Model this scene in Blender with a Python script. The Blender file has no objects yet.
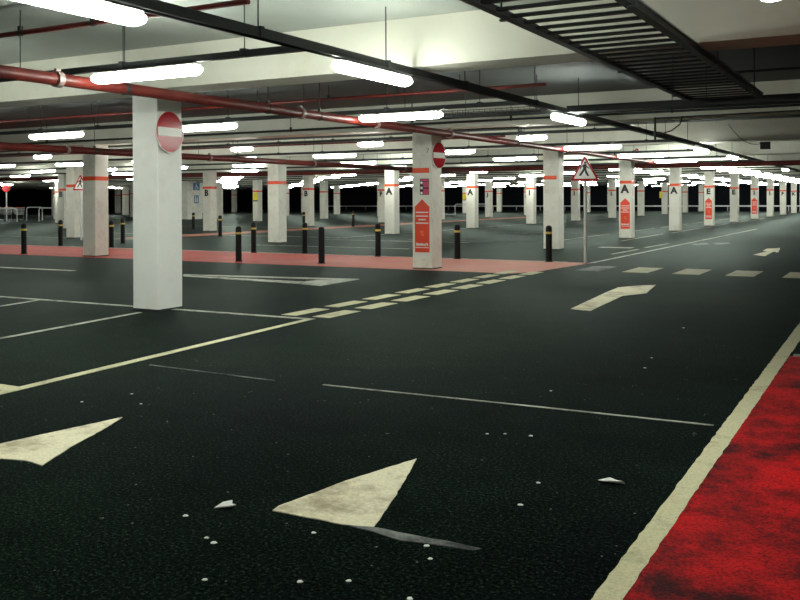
import bpy, math, random
from mathutils import Vector, Matrix
random.seed(7)
C = bpy.context.scene
COL = C.collection
H = 1.5                       # eye height
YAW = math.radians(29.0)      # the lot's long axis is +Y; the lens looks 29 degrees to its left
FPX = 905.0
def HY(px): return 199.2 - 0.0045 * (px - 400)
def ray(px, py):
    u = (px - 400) / FPX
    return (-math.sin(YAW) + u * math.cos(YAW), math.cos(YAW) + u * math.sin(YAW), -(py - HY(px)) / FPX)
def at(px, py, z=0.0):        # a point of the photograph on a level plane (floor paint)
    d = ray(px, py); t = (z - H) / d[2]
    return (d[0] * t, d[1] * t)
def px_of(x, y):
    d = -x * math.sin(YAW) + y * math.cos(YAW)
    if d < 0.3: return None, d
    return 400 + FPX * (x * math.cos(YAW) + y * math.sin(YAW)) / d, d

# ------------------------------------------------------------------ materials
MATS = {}
def nodes(name):
    m = bpy.data.materials.new(name); m.use_nodes = True
    nt = m.node_tree; b = nt.nodes['Principled BSDF']
    MATS[name] = m
    return m, nt, b
def coord(nt, scale=(1, 1, 1), kind='Object'):
    tc = nt.nodes.new('ShaderNodeTexCoord'); mp = nt.nodes.new('ShaderNodeMapping')
    mp.inputs['Scale'].default_value = scale
    nt.links.new(tc.outputs[kind], mp.inputs['Vector'])
    return mp.outputs['Vector']
def noise(nt, vec, scale, detail=4, rough=0.6):
    n = nt.nodes.new('ShaderNodeTexNoise')
    n.inputs['Scale'].default_value = scale; n.inputs['Detail'].default_value = detail
    n.inputs['Roughness'].default_value = rough
    nt.links.new(vec, n.inputs['Vector'])
    return n.outputs['Fac']
def ramp(nt, fac, stops):
    r = nt.nodes.new('ShaderNodeValToRGB')
    e = r.color_ramp.elements
    while len(e) < len(stops): e.new(0.5)
    for k, (p, c) in enumerate(stops):
        e[k].position = p; e[k].color = (c[0], c[1], c[2], 1)
    nt.links.new(fac, r.inputs['Fac'])
    return r.outputs['Color']
def mix(nt, fac, a, b, mode='MIX'):
    m = nt.nodes.new('ShaderNodeMix'); m.data_type = 'RGBA'; m.blend_type = mode
    for s, v in ((0, fac), (6, a), (7, b)):
        if isinstance(v, (int, float)): m.inputs[s].default_value = v
        elif isinstance(v, tuple): m.inputs[s].default_value = (*v, 1)
        else: nt.links.new(v, m.inputs[s])
    return m.outputs[2]
def bump(nt, b, fac, strength, dist=0.01):
    n = nt.nodes.new('ShaderNodeBump'); n.inputs['Strength'].default_value = strength
    n.inputs['Distance'].default_value = dist
    nt.links.new(fac, n.inputs['Height']); nt.links.new(n.outputs['Normal'], b.inputs['Normal'])
def paint(name, col, rough=0.5, var=0.12, scale=3.0, metal=0.0, spec=0.5, dirt=None, dirt_scale=1.2):
    m, nt, b = nodes(name)
    v = coord(nt)
    f = noise(nt, v, scale, 5)
    lo = tuple(c * (1 - var) for c in col); hi = tuple(min(1, c * (1 + var)) for c in col)
    c = ramp(nt, f, [(0.3, lo), (0.7, hi)])
    if dirt:
        f2 = noise(nt, v, dirt_scale, 8, 0.7)
        k = ramp(nt, f2, [(0.5, (0, 0, 0)), (0.72, (1, 1, 1))])
        c = mix(nt, k, c, dirt)
    nt.links.new(c, b.inputs['Base Color'])
    b.inputs['Roughness'].default_value = rough; b.inputs['Metallic'].default_value = metal
    b.inputs['Specular IOR Level'].default_value = spec
    return m

def asphalt():
    m, nt, b = nodes('asphalt')
    v = coord(nt)
    big = noise(nt, v, 0.28, 4, 0.6)
    mid = noise(nt, v, 3.0, 6, 0.7)
    fine = noise(nt, v, 55, 4, 0.85)
    c = ramp(nt, big, [(0.36, (0.0048, 0.0072, 0.0080)), (0.66, (0.0098, 0.0178, 0.0128))])
    c = mix(nt, 0.7, c, ramp(nt, mid, [(0.25, (0.45, 0.45, 0.45)), (0.75, (1.15, 1.15, 1.1))]), 'MULTIPLY')
    c = mix(nt, 0.85, c, ramp(nt, fine, [(0.40, (0.15, 0.15, 0.15)), (0.56, (1.0, 1.0, 1.0)), (0.66, (7.0, 7.0, 6.6))]), 'MULTIPLY')
    vo = nt.nodes.new('ShaderNodeTexVoronoi'); vo.inputs['Scale'].default_value = 26
    nt.links.new(v, vo.inputs['Vector'])
    sp = ramp(nt, vo.outputs['Distance'], [(0.10, (1, 1, 1)), (0.17, (0, 0, 0))])
    pick = noise(nt, v, 7.0, 2)
    pk = ramp(nt, pick, [(0.63, (0, 0, 0)), (0.66, (1, 1, 1))])
    spm = mix(nt, 1.0, sp, pk, 'MULTIPLY')
    c = mix(nt, spm, c, (0.20, 0.23, 0.20))
    nt.links.new(c, b.inputs['Base Color'])
    rr = nt.nodes.new('ShaderNodeMapRange'); rr.inputs['To Min'].default_value = 0.5; rr.inputs['To Max'].default_value = 0.8
    nt.links.new(mid, rr.inputs['Value']); nt.links.new(rr.outputs['Result'], b.inputs['Roughness'])
    b.inputs['Specular IOR Level'].default_value = 0.0
    bump(nt, b, fine, 0.8, 0.008)
    # rough tar: a weak sheen that only rises at grazing angles
    gl = nt.nodes.new('ShaderNodeBsdfGlossy'); gl.inputs['Roughness'].default_value = 0.42
    nt.links.new(b.inputs['Normal'].links[0].from_socket, gl.inputs['Normal'])
    gl.inputs['Color'].default_value = (0.80, 0.92, 0.86, 1)
    lw = nt.nodes.new('ShaderNodeLayerWeight'); lw.inputs['Blend'].default_value = 0.5
    pw = nt.nodes.new('ShaderNodeMath'); pw.operation = 'POWER'; pw.inputs[1].default_value = 12.0
    nt.links.new(lw.outputs['Facing'], pw.inputs[0])
    ml = nt.nodes.new('ShaderNodeMath'); ml.operation = 'MULTIPLY'; ml.inputs[1].default_value = 0.18
    nt.links.new(pw.outputs[0], ml.inputs[0])
    ms = nt.nodes.new('ShaderNodeMixShader')
    nt.links.new(ml.outputs[0], ms.inputs[0]); nt.links.new(b.outputs[0], ms.inputs[1]); nt.links.new(gl.outputs[0], ms.inputs[2])
    nt.links.new(ms.outputs[0], nt.nodes['Material Output'].inputs['Surface'])
    return m
def floor_paint(name, col, worn, lo=0.36, hi=0.5, rough=0.6, fine_amt=0.35, scale=2.2):
    m, nt, b = nodes(name)
    v = coord(nt)
    f = noise(nt, v, scale, 8, 0.72)
    fine = noise(nt, v, 60, 3, 0.8)
    c = ramp(nt, f, [(lo, worn), (hi, col)])
    c = mix(nt, fine_amt, c, ramp(nt, fine, [(0.35, (0.25, 0.25, 0.25)), (0.6, (1.1, 1.1, 1.1))]), 'MULTIPLY')
    nt.links.new(c, b.inputs['Base Color']); b.inputs['Roughness'].default_value = rough
    b.inputs['Specular IOR Level'].default_value = 0.06
    bump(nt, b, fine, 0.4, 0.004)
    return m
asphalt()
floor_paint('line_cream', (0.57, 0.55, 0.35), (0.28, 0.27, 0.17), 0.32, 0.46, fine_amt=0.3)
floor_paint('line_white', (0.46, 0.48, 0.40), (0.12, 0.13, 0.11), 0.36, 0.52)
floor_paint('line_faint', (0.20, 0.22, 0.20), (0.02, 0.025, 0.025), 0.40, 0.58)
floor_paint('arrow_cream', (0.74, 0.70, 0.50), (0.38, 0.33, 0.21), 0.36, 0.50, fine_amt=0.25)
floor_paint('red_near', (0.54, 0.005, 0.007), (0.05, 0.003, 0.005), 0.40, 0.58, scale=1.3, fine_amt=0.95, rough=0.75)
floor_paint('red_walk', (0.52, 0.09, 0.075), (0.30, 0.06, 0.05), 0.3, 0.55, scale=0.7, fine_amt=0.2)
nt = MATS['red_walk'].node_tree; b = nt.nodes['Principled BSDF']      # the crossing blends to pale pink towards its lane end
tc = nt.nodes.new('ShaderNodeTexCoord'); sx_ = nt.nodes.new('ShaderNodeSeparateXYZ'); nt.links.new(tc.outputs['Object'], sx_.inputs[0])
nz = noise(nt, tc.outputs['Object'], 0.5, 5)
ad = nt.nodes.new('ShaderNodeMath'); ad.operation = 'MULTIPLY_ADD'; ad.inputs[1].default_value = 7.0
nt.links.new(nz, ad.inputs[0]); nt.links.new(sx_.outputs['X'], ad.inputs[2])
mr = nt.nodes.new('ShaderNodeMapRange'); mr.inputs['From Min'].default_value = -11.0; mr.inputs['From Max'].default_value = -4.0; mr.inputs['To Max'].default_value = 0.85
nt.links.new(ad.outputs[0], mr.inputs['Value'])
old = b.inputs['Base Color'].links[0].from_socket
nt.links.new(mix(nt, mr.outputs['Result'], old, (0.60, 0.30, 0.235)), b.inputs['Base Color'])
floor_paint('pink_walk', (0.42, 0.16, 0.11), (0.25, 0.12, 0.09), 0.3, 0.55, scale=0.5, fine_amt=0.2)
paint('pillar_white', (0.79, 0.78, 0.69), 0.55, 0.05, 1.5, dirt=(0.60, 0.58, 0.48), dirt_scale=2.0)
paint('pillar_near', (0.86, 0.88, 0.84), 0.5, 0.03, 1.5, dirt=(0.78, 0.79, 0.72), dirt_scale=1.6)  # whiter, less yellow tone used on the nearest pillar only
paint('beam_cream', (0.80, 0.81, 0.70), 0.7, 0.08, 0.6, dirt=(0.68, 0.66, 0.52), dirt_scale=0.5)
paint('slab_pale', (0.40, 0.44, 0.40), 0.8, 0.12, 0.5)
paint('slab_grey', (0.105, 0.120, 0.118), 0.8, 0.12, 0.5)  # darker slab tone for every bay beyond the first beam
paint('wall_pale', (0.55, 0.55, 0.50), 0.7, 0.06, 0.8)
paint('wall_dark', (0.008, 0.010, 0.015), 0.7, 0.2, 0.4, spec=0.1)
paint('orange_band', (0.85, 0.085, 0.02), 0.5, 0.08)
paint('emblem_orange', (0.90, 0.24, 0.08), 0.5, 0.05)
paint('black_paint', (0.012, 0.012, 0.012), 0.5, 0.1)
paint('sign_red', (0.80, 0.06, 0.018), 0.4, 0.05)
paint('sign_crimson', (0.36, 0.005, 0.012), 0.15, 0.05, spec=0.10)
paint('sign_white_gloss', (0.72, 0.72, 0.66), 0.3, 0.03, spec=0.2)
paint('sign_white', (0.82, 0.82, 0.78), 0.45, 0.03)
paint('sign_pink', (0.60, 0.05, 0.14), 0.5, 0.06)
paint('sign_blue', (0.02, 0.16, 0.36), 0.45, 0.05)
paint('sign_yellow', (0.85, 0.68, 0.02), 0.5, 0.05)
paint('sign_lime', (0.50, 0.55, 0.03), 0.5, 0.05)
paint('pipe_red', (0.13, 0.018, 0.013), 0.45, 0.25, 4.0, spec=0.3, dirt=(0.03, 0.009, 0.008), dirt_scale=1.6)
paint('coupling_steel', (0.26, 0.20, 0.18), 0.5, 0.15, metal=0.2)
paint('steel_dark', (0.022, 0.027, 0.027), 0.5, 0.2, 4.0, metal=0.2)
paint('steel_galv', (0.30, 0.33, 0.32), 0.35, 0.15, 6.0, metal=0.7)
paint('rail_galv', (0.60, 0.62, 0.60), 0.4, 0.1, 6.0, metal=0.3)
paint('bollard_black', (0.005, 0.006, 0.007), 0.45, 0.2, spec=0.2)
paint('band_yellow', (0.70, 0.50, 0.10), 0.4, 0.1)
paint('housing_grey', (0.40, 0.42, 0.40), 0.5, 0.05)
paint('paper', (0.72, 0.74, 0.70), 0.8, 0.08, 20)
paint('post_grey', (0.62, 0.63, 0.60), 0.45, 0.1)
m, nt, b = nodes('lamp_glow')
b.inputs['Base Color'].default_value = (0.9, 0.9, 0.88, 1)
b.inputs['Emission Color'].default_value = (0.96, 1.0, 0.90, 1)
LAMP = 21.0
b.inputs['Emission Strength'].default_value = LAMP

# ------------------------------------------------------------------ mesh builder
class MB:
    def __init__(s): s.v = []; s.f = []; s.m = []; s.sm = []
    def add(s, vs, fs, mi=0, smooth=False):
        o = len(s.v); s.v += [tuple(p) for p in vs]
        for f in fs: s.f.append([o + i for i in f]); s.m.append(mi); s.sm.append(smooth)
        return s
    def box(s, x0, x1, y0, y1, z0, z1, mi=0):
        return s.add([(x0, y0, z0), (x1, y0, z0), (x1, y1, z0), (x0, y1, z0), (x0, y0, z1), (x1, y0, z1), (x1, y1, z1), (x0, y1, z1)],
                     [(3, 2, 1, 0), (4, 5, 6, 7), (0, 1, 5, 4), (1, 2, 6, 5), (2, 3, 7, 6), (3, 0, 4, 7)], mi)
    def bevbox(s, x0, x1, y0, y1, z0, z1, c, mi=0):       # a post with chamfered vertical edges
        pts = [(x0 + c, y0), (x1 - c, y0), (x1, y0 + c), (x1, y1 - c), (x1 - c, y1), (x0 + c, y1), (x0, y1 - c), (x0, y0 + c)]
        return s.prism(pts, z0, z1, mi)
    def prism(s, pts, z0, z1, mi=0):
        a = sum(pts[i][0] * pts[(i + 1) % len(pts)][1] - pts[(i + 1) % len(pts)][0] * pts[i][1] for i in range(len(pts)))
        if a < 0: pts = pts[::-1]
        n = len(pts)
        return s.add([(x, y, z0) for x, y in pts] + [(x, y, z1) for x, y in pts],
                     [tuple(range(n))[::-1], tuple(range(n, 2 * n))] + [(i, (i + 1) % n, n + (i + 1) % n, n + i) for i in range(n)], mi)
    def tube(s, p, q, r, n=8, mi=0, r2=None, caps=True):
        p = Vector(p); q = Vector(q); d = (q - p).normalized()
        u = d.orthogonal().normalized(); w = d.cross(u)
        r2 = r if r2 is None else r2
        vs = []
        for c, rr in ((p, r), (q, r2)):
            for i in range(n):
                a = 2 * math.pi * i / n
                vs.append(c + u * rr * math.cos(a) + w * rr * math.sin(a))
        s.add(vs, [(i, (i + 1) % n, n + (i + 1) % n, n + i) for i in range(n)], mi, True)
        if caps: s.add(vs, [tuple(range(n))[::-1], tuple(range(n, 2 * n))], mi)
        return s
    def path(s, pts, r, n=8, mi=0):
        for a, b_ in zip(pts, pts[1:]): s.tube(a, b_, r, n, mi)
        return s
    def lathe(s, prof, cx=0, cy=0, n=16, mi=0):
        vs = []
        for r, z in prof:
            for i in range(n):
                a = 2 * math.pi * i / n; vs.append((cx + r * math.cos(a), cy + r * math.sin(a), z))
        fs = []
        for k in range(len(prof) - 1):
            for i in range(n):
                fs.append((k * n + i, k * n + (i + 1) % n, (k + 1) * n + (i + 1) % n, (k + 1) * n + i))
        s.add(vs, fs, mi, True)
        return s.add(vs[-n:], [tuple(range(n))], mi).add(vs[:n], [tuple(range(n))[::-1]], mi)
    def build(s, name, mats, parent=None, loc=None):
        me = bpy.data.meshes.new(name)
        me.from_pydata(s.v, [], s.f)
        for mm in ([mats] if isinstance(mats, str) else mats): me.materials.append(MATS[mm])
        me.polygons.foreach_set('material_index', s.m); me.polygons.foreach_set('use_smooth', s.sm)
        me.update()
        o = bpy.data.objects.new(name, me); COL.objects.link(o)
        if parent: o.parent = parent
        if loc: o.location = loc
        return o
def tag(o, label=None, cat=None, group=None, kind=None):
    if label: o['label'] = label
    if cat: o['category'] = cat
    if group: o['group'] = group
    if kind: o['kind'] = kind
    return o
def empty(name, loc=(0, 0, 0), rz=0):
    o = bpy.data.objects.new(name, None); COL.objects.link(o)
    o.location = loc; o.rotation_euler = (0, 0, rz); o.empty_display_size = 0.2
    return o
def kids(o): return [c for c in o.children]
def copy_tree(o, parent=None):
    c = o.copy(); COL.objects.link(c)
    if parent: c.parent = parent
    for ch in kids(o): copy_tree(ch, c)
    return c
TEXTS = {}
def text_mesh(s, size, depth=0.002, bold=0.0):
    key = (s, size, bold)
    if key in TEXTS: return TEXTS[key]
    cu = bpy.data.curves.new('lettering', 'FONT'); cu.body = s; cu.size = size; cu.extrude = depth; cu.offset = bold
    cu.align_x = 'CENTER'; cu.align_y = 'CENTER'; cu.resolution_u = 3
    o = bpy.data.objects.new('lettering', cu); COL.objects.link(o)
    dg = bpy.context.evaluated_depsgraph_get()
    me = bpy.data.meshes.new_from_object(o.evaluated_get(dg))
    bpy.data.objects.remove(o); bpy.data.curves.remove(cu)
    TEXTS[key] = me
    return me
def text(name, s, size, mat, parent, loc, rz=0.0, sx=1.0, bold=0.0, roll=0.0):     # upright lettering facing -Y, turned by rz
    me = text_mesh(s, size, bold=bold).copy(); me.materials.clear(); me.materials.append(MATS[mat])
    o = bpy.data.objects.new(name, me); COL.objects.link(o); o.parent = parent
    o.matrix_local = Matrix.Translation(loc) @ Matrix.Rotation(rz, 4, 'Z') @ Matrix.Rotation(math.pi / 2, 4, 'X') @ Matrix.Rotation(roll, 4, 'Z') @ Matrix.Diagonal((sx, 1, 1, 1))
    return o
def face_poly(mb, pts, d0, d1, mi=0):   # a flat shape in the XZ plane with thickness from y=d0 (front, smaller) to y=d1
    a = sum(pts[i][0] * pts[(i + 1) % len(pts)][1] - pts[(i + 1) % len(pts)][0] * pts[i][1] for i in range(len(pts)))
    if a < 0: pts = pts[::-1]
    n = len(pts)
    return mb.add([(x, d0, z) for x, z in pts] + [(x, d1, z) for x, z in pts],
                  [tuple(range(n)), tuple(range(n, 2 * n))[::-1]] + [((i + 1) % n, i, n + i, n + (i + 1) % n) for i in range(n)], mi)
def disc_pts(r, n=32, cx=0, cz=0): return [(cx + r * math.cos(2 * math.pi * i / n), cz + r * math.sin(2 * math.pi * i / n)) for i in range(n)]
ORD = ['first', 'second', 'third', 'fourth', 'fifth', 'sixth', 'seventh', 'eighth', 'ninth', 'tenth', 'eleventh', 'twelfth', 'thirteenth',
       'fourteenth', 'fifteenth', 'sixteenth', 'seventeenth', 'eighteenth', 'nineteenth', 'twentieth']

# ------------------------------------------------------------------ setting
X0, X1, Y0, Y1 = -104.0, 9.0, -5.0, 108.0
ZS, ZB = 3.56, 3.0            # slab and beam soffit
floor = tag(MB().box(X0, X1, Y0, Y1, -0.2, 0).build('floor', 'asphalt'), 'dark worn asphalt floor of the parking hall', 'floor', None, 'structure')
tag(MB().box(X0, X1, Y0, 9.3, ZS, ZS + 0.3).build('ceiling', 'slab_pale'), 'pale slab ceiling before the first visible beam', 'ceiling', None, 'structure')
tag(MB().box(X0, X1, 9.3, Y1, ZS, ZS + 0.3).build('ceiling', 'slab_grey'), 'dark grey slab ceiling beyond the first visible beam', 'ceiling', None, 'structure')
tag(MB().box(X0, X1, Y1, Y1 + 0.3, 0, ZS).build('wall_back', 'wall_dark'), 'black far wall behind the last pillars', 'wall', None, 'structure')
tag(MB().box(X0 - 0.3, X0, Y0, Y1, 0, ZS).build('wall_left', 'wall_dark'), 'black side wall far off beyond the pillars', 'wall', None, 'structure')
tag(MB().box(X1, X1 + 0.3, Y0, Y1, 0, ZS).build('wall_right', 'wall_pale'), 'pale side wall of the parking hall', 'wall', None, 'structure')
tag(MB().box(X0, X1, Y0 - 0.3, Y0, 0, ZS).build('wall_front', 'wall_pale'), 'pale wall at the near end of the hall', 'wall', None, 'structure')
ROWY = [9.32, 17.45, 25.6, 33.75, 42.05, 50.4, 58.7, 67.5, 76.1, 84.8, 93.8, 102.2]
for i, y in enumerate([1.0] + ROWY):
    t = MB()
    yy0, yy1 = y - 0.27, y + 0.33
    t.box(X0, X1, yy0, yy1, ZB, ZS)
    tag(t.build('ceiling_beam', 'beam_cream'), 'cream concrete crossbeam, %s counted from the front' % ORD[i], 'beam', None, 'structure')
core = MB().bevbox(-54.5, -48.75, 53.8, 58.0, 0, ZS, 0.05)
tag(core.build('wall_core', 'pillar_white'), 'pale walled stair block behind the pillars with blue parking signs', 'wall', None, 'structure')

# floor paint: parts of the floor
def flat(name, mat, pts, z=0.003, label=None):
    o = MB().prism(pts, 0.0, z).build(name, mat, floor)
    if label: o['label'] = label
    return o
def pxpoly(name, mat, pts, z=0.004, label=None): return flat(name, mat, rough_edge([at(*p) for p in pts], .004, .05), z, label)
def rect(name, mat, x0, x1, y0, y1, z=0.003, label=None): return flat(name, mat, [(x0, y0), (x1, y0), (x1, y1), (x0, y1)], z, label)
def strip(name, mat, a, b_, w, z=0.003, label=None):
    dx, dy = b_[0] - a[0], b_[1] - a[1]; L = math.hypot(dx, dy); nx, ny = -dy / L * w / 2, dx / L * w / 2
    return flat(name, mat, [(a[0] + nx, a[1] + ny), (b_[0] + nx, b_[1] + ny), (b_[0] - nx, b_[1] - ny), (a[0] - nx, a[1] - ny)], z, label)
rect('red_walkway', 'red_near', -0.93, 6.5, -3, 9.25, 0.003, 'bright red painted walkway in the near right corner')
def rough_edge(pts, amp, step):       # worn paint edge
    rr = random.Random(3); out = []
    for (xa, ya), (xb, yb) in zip(pts, pts[1:] + pts[:1]):
        L = math.hypot(xb - xa, yb - ya); n = max(1, min(150, int(L / step)))
        for q in range(n):
            t = q / n; a = amp if q else 0
            out.append((xa + (xb - xa) * t + rr.uniform(-a, a), ya + (yb - ya) * t + rr.uniform(-a, a)))
    return out
flat('edge_line', 'line_cream', rough_edge([(-0.995, -1.5), (-1.03, 5.0), (-1.075, 12.5), (-0.945, 12.5), (-0.925, 5.0), (-0.895, -1.5)], .004, .06), 0.004, 'wide cream line edging the bright red walkway')
rect('end_line', 'line_white', -0.905, 6.5, 9.25, 9.40, 0.004, 'white line closing the end of the bright red walkway')
flat('red_crossing', 'red_walk', [(-75, 16.75), (-6.85, 16.95), (-6.55, 17.6), (-6.28, 20.5), (-6.75, 20.5), (-75, 20.5)], 0.003, 'red painted footway crossing behind the first pillar')
rect('red_footpath', 'pink_walk', -27.3, -25.7, 26, 70, 0.003, 'faded pink footpath running to the back of the hall')
strip('kerb_line', 'line_white', (-75, 20.6), (-6.9, 20.6), 0.10, 0.004)
# main lane edge line and its dashes
strip('lane_line', 'line_cream', (-5.75, -1.0), (-6.5, 9.38), 0.10, 0.004, 'long cream line along the left edge of the near lane')
strip('bay_line', 'line_white', (-6.45, 9.38), (-12.6, 9.36), 0.10, 0.004, 'white bay line passing the foot of the near pillar')
strip('bay_line', 'line_white', (-12.6, 9.36), (-28, 9.36), 0.10, 0.004)
strip('bay_line', 'line_white', (-7.6, -1.0), (-8.92, 8.9), 0.08, 0.004, 'thin white line running to the near pillar')
strip('bay_line', 'line_white', (-10.3, 4.0), (-11.4, 9.3), 0.08, 0.004)
strip('bay_line', 'line_cream', (-6.14, 4.80), (-9.5, 4.80), 0.16, 0.006)
for k in range(8):
    y = 9.58 + 1.03 * k
    rect('dash_marking', 'line_cream', -6.60 - 0.005 * k, -6.34 - 0.005 * k, y, y + 0.76, 0.004)
    rect('dash_marking', 'line_cream', -7.08 - 0.012 * k, -6.84 - 0.012 * k, y - 0.02, y + 0.76, 0.004)
for k, x in enumerate((-5.72, -4.72, -3.72, -2.72, -1.70)):
    rect('crossing_stripe', 'line_faint' if k == 0 else 'line_cream', x - 0.26, x + 0.26, 18.25, 19.65, 0.004)
strip('lane_line', 'line_white', (-6.3, 20.55), (-6.05, 46), 0.10, 0.004, 'white line along the lane beyond the crossing')
strip('lane_line', 'line_white', (-6.8, 24.0), (-6.75, 26.6), 0.10, 0.004)
strip('lane_line', 'line_white', (-6.8, 27.6), (-6.7, 30.2), 0.10, 0.004)
for yy in (31.5, 39.5, 47.5, 55.5, 63.5):
    strip('bay_line', 'line_white', (-8.6, yy), (-8.75, yy + 7.0), 0.10, 0.004)
    strip('bay_line', 'line_white', (-10.65, yy - 1.0), (-10.75, yy + 6), 0.08, 0.004)
    strip('bay_line', 'line_white', (-19.2, yy - 2.0), (-19.4, yy + 6.0), 0.10, 0.004)
    strip('bay_line', 'line_faint', (-16.0, yy - 2.0), (-8.6, yy - 2.0), 0.10, 0.004)
for yy in (24.0, 28.3):
    strip('bay_line', 'line_white', (-19.0, yy), (-13.0, yy), 0.10, 0.004)
strip('bay_line', 'line_white', (-35, 30.0), (-19.0, 30.0), 0.12, 0.004)
strip('bay_line', 'line_white', (-42, 25.5), (-24.0, 25.5), 0.12, 0.004)
strip('bay_line', 'line_white', (-60, 40), (-27.5, 40), 0.14, 0.004)
rect('bay_line', 'line_white', -8.1, -7.1, 27.0, 27.5, 0.004)
strip('bay_line', 'line_white', (-20.5, 13.45), (-15.5, 13.55), 0.16, 0.004)
strip('joint_line', 'line_faint', (-6.0, 6.10), (-4.55, 6.05), 0.018, 0.004)
strip('joint_line', 'line_white', (-4.10, 6.10), (-2.4, 6.17), 0.022, 0.004)
strip('joint_line', 'line_white', (-2.4, 6.17), (-1.09, 6.21), 0.026, 0.004, 'thin pale joint line across the near lane')
pxpoly('arrow_marking', 'arrow_cream', [(-70, 462), (0, 444), (45, 434), (121.5, 417.5), (100, 431), (70, 447), (41, 466), (24, 461), (0, 459), (-60, 478)], label='cream painted arrowhead cut off by the left edge')
pxpoly('arrow_marking', 'arrow_cream', [(271, 511), (278, 506), (299, 498.5), (345, 481), (415.5, 459), (393, 498), (372, 527.5), (342, 525)], label='large cream painted arrowhead in the near lane')
pxpoly('line_marking', 'line_faint', [(345, 525.5), (372, 527.5), (420, 537), (454, 543), (480, 549), (470, 551), (440, 546), (400, 541), (372, 532)], 0.003, 'faint grey paint trail below the large arrowhead')
pxpoly('arrow_marking', 'arrow_cream', [(570, 309), (589.6, 311), (622, 296), (646, 293.3), (655.5, 285), (634, 286), (618, 287.5), (608, 291.5)], label='cream painted arrow in the middle of the lane')
pxpoly('arrow_marking', 'arrow_cream', [(753.3, 254.8), (764.6, 256.2), (773, 251.7), (778, 252.5), (780, 248), (766.7, 248.8), (762.5, 250.8), (766.7, 251.3)], label='small cream arrow far along the lane')
ar = MB()
for pts in ([(183, 274.3), (359, 279.0), (352, 280.4), (183, 275.4)], [(183, 275.4), (305, 281.8), (300, 284), (183, 276.4)], [(316, 280), (359, 279.4), (320, 286), (298, 284), (305, 281.5)]):
    ar.prism([at(*p) for p in pts], 0, 0.004)
ar.build('arrow_marking', 'line_white', floor)['label'] = 'long thin hollow white arrow before the red footway'
for (x, y) in ((690, 243.5), (712, 243.0)):
    pxpoly('arrow_marking', 'line_faint', [(x, y), (x + 16, y - .5), (x + 20, y + 1), (x + 4, y + 1.6)])

# ------------------------------------------------------------------ pillars
LET = {(0, 3): 'A', (0, 4): 'A', (0, 5): 'E', (0, 6): 'E', (0, 7): 'I', (0, 8): 'I', (0, 9): 'F', (0, 10): 'K', (1, 3): 'A', (1, 4): 'A', (1, 5): 'I', (1, 6): 'I', (1, 7): 'I',
       (2, 3): 'B', (2, 4): 'B', (2, 5): 'F', (2, 7): 'J', (2, 8): 'J', (2, 9): 'J', (3, 3): 'B'}
BANDLESS = {(0, 0)}
FRONT_ONLY = {(0, 1), (0, 2)}
ROWNAME = ['row along the lane', 'second row from the lane', 'third row from the lane', 'fourth row from the lane', 'fifth row from the lane',
           'sixth row from the lane', 'seventh row from the lane', 'eighth row from the lane', 'ninth row from the lane']
PX = [-9.0 - 10.1 * k for k in range(9)]
S = 0.236
shaft_me = MB().bevbox(-S, S, -S, S, 0, ZB, 0.012)
band_all = MB().bevbox(-S - .003, S + .003, -S - .003, S + .003, 2.04, 2.15, 0.013)
band_front = MB().box(-S + .004, S - .06, -S - .004, -S, 2.06, 2.17)
kick = MB().bevbox(-S - .004, S + .004, -S - .004, S + .004, 0, 0.025, 0.014)
proto = {}
def pillar(k, i, n):
    x, y = PX[k], ROWY[i]
    if (k, i) == (4, 6): return
    if not proto:
        o = shaft_me.build('pillar', 'pillar_white'); proto['s'] = o
        proto['b'] = band_all.build('painted_band', 'orange_band', o); proto['k'] = kick.build('base_edge', 'steel_dark', o)
        proto['f'] = None
        root = o
        bandless = False
    else:
        root = proto['s'].copy(); COL.objects.link(root)
        if (k, i) not in BANDLESS and (k, i) not in FRONT_ONLY:
            c = proto['b'].copy(); COL.objects.link(c); c.parent = root
        c = proto['k'].copy(); COL.objects.link(c); c.parent = root
        if (k, i) in FRONT_ONLY: band_front.build('painted_band', 'orange_band', root)
    root.location = (x, y, 0)
    if (k, i) == (0, 0):
        root.data = root.data.copy(); root.data.materials[0] = MATS['pillar_near']
    L = LET.get((k, i))
    if L: text('painted_letter', L, 0.40, 'black_paint', root, (-0.01, -S - 0.002, 1.83), bold=0.02)
    special = {(0, 0): 'large near white square pillar with a round no entry sign', (0, 1): 'white square pillar with red arrow poster and orange band, on the red footway edge',
               (0, 2): 'white pillar with an orange front band just behind the pedestrian warning post', (0, 3): 'white pillar lettered A with a tall red arrow poster',
               (0, 4): 'white pillar lettered A without poster, next behind the A pillar with poster', (0, 5): 'white pillar lettered E with a red arrow poster',
               (0, 6): 'white pillar lettered E without a poster', (1, 1): 'white banded pillar at the front edge of the red footway, left of near pillar',
               (1, 2): 'white banded pillar standing alone just behind the red footway', (1, 3): 'white pillar lettered A, left of the pillar with the large red poster',
               (2, 2): 'cream pillar half hidden by a triangular pedestrian warning sign', (2, 3): 'white pillar lettered B in front of the pale stair block'}
    lab = special.get((k, i), 'white square pillar%s, %s from front in the %s' % (' lettered ' + L if L else '', ORD[n], ROWNAME[k]))
    tag(root, lab, 'pillar', 'square pillars of the parking hall', 'thing')
    return root
PIL = {}
first = True
order = [(0, 1)]
cand = []
for k in range(9):
    n = 0
    for i in range(len(ROWY)):
        p, d = px_of(PX[k], ROWY[i])
        if p is None or p < -25 or p > 803 or d > 108: continue
        cand.append((k, i, n)); n += 1
cand.sort(key=lambda c: c[:2] != (1, 1))
HIDDEN = {(2, 6), (5, 6), (4, 5), (3, 4)}
for k, i, n in cand:
    PIL[(k, i)] = pillar(k, i, n)

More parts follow.
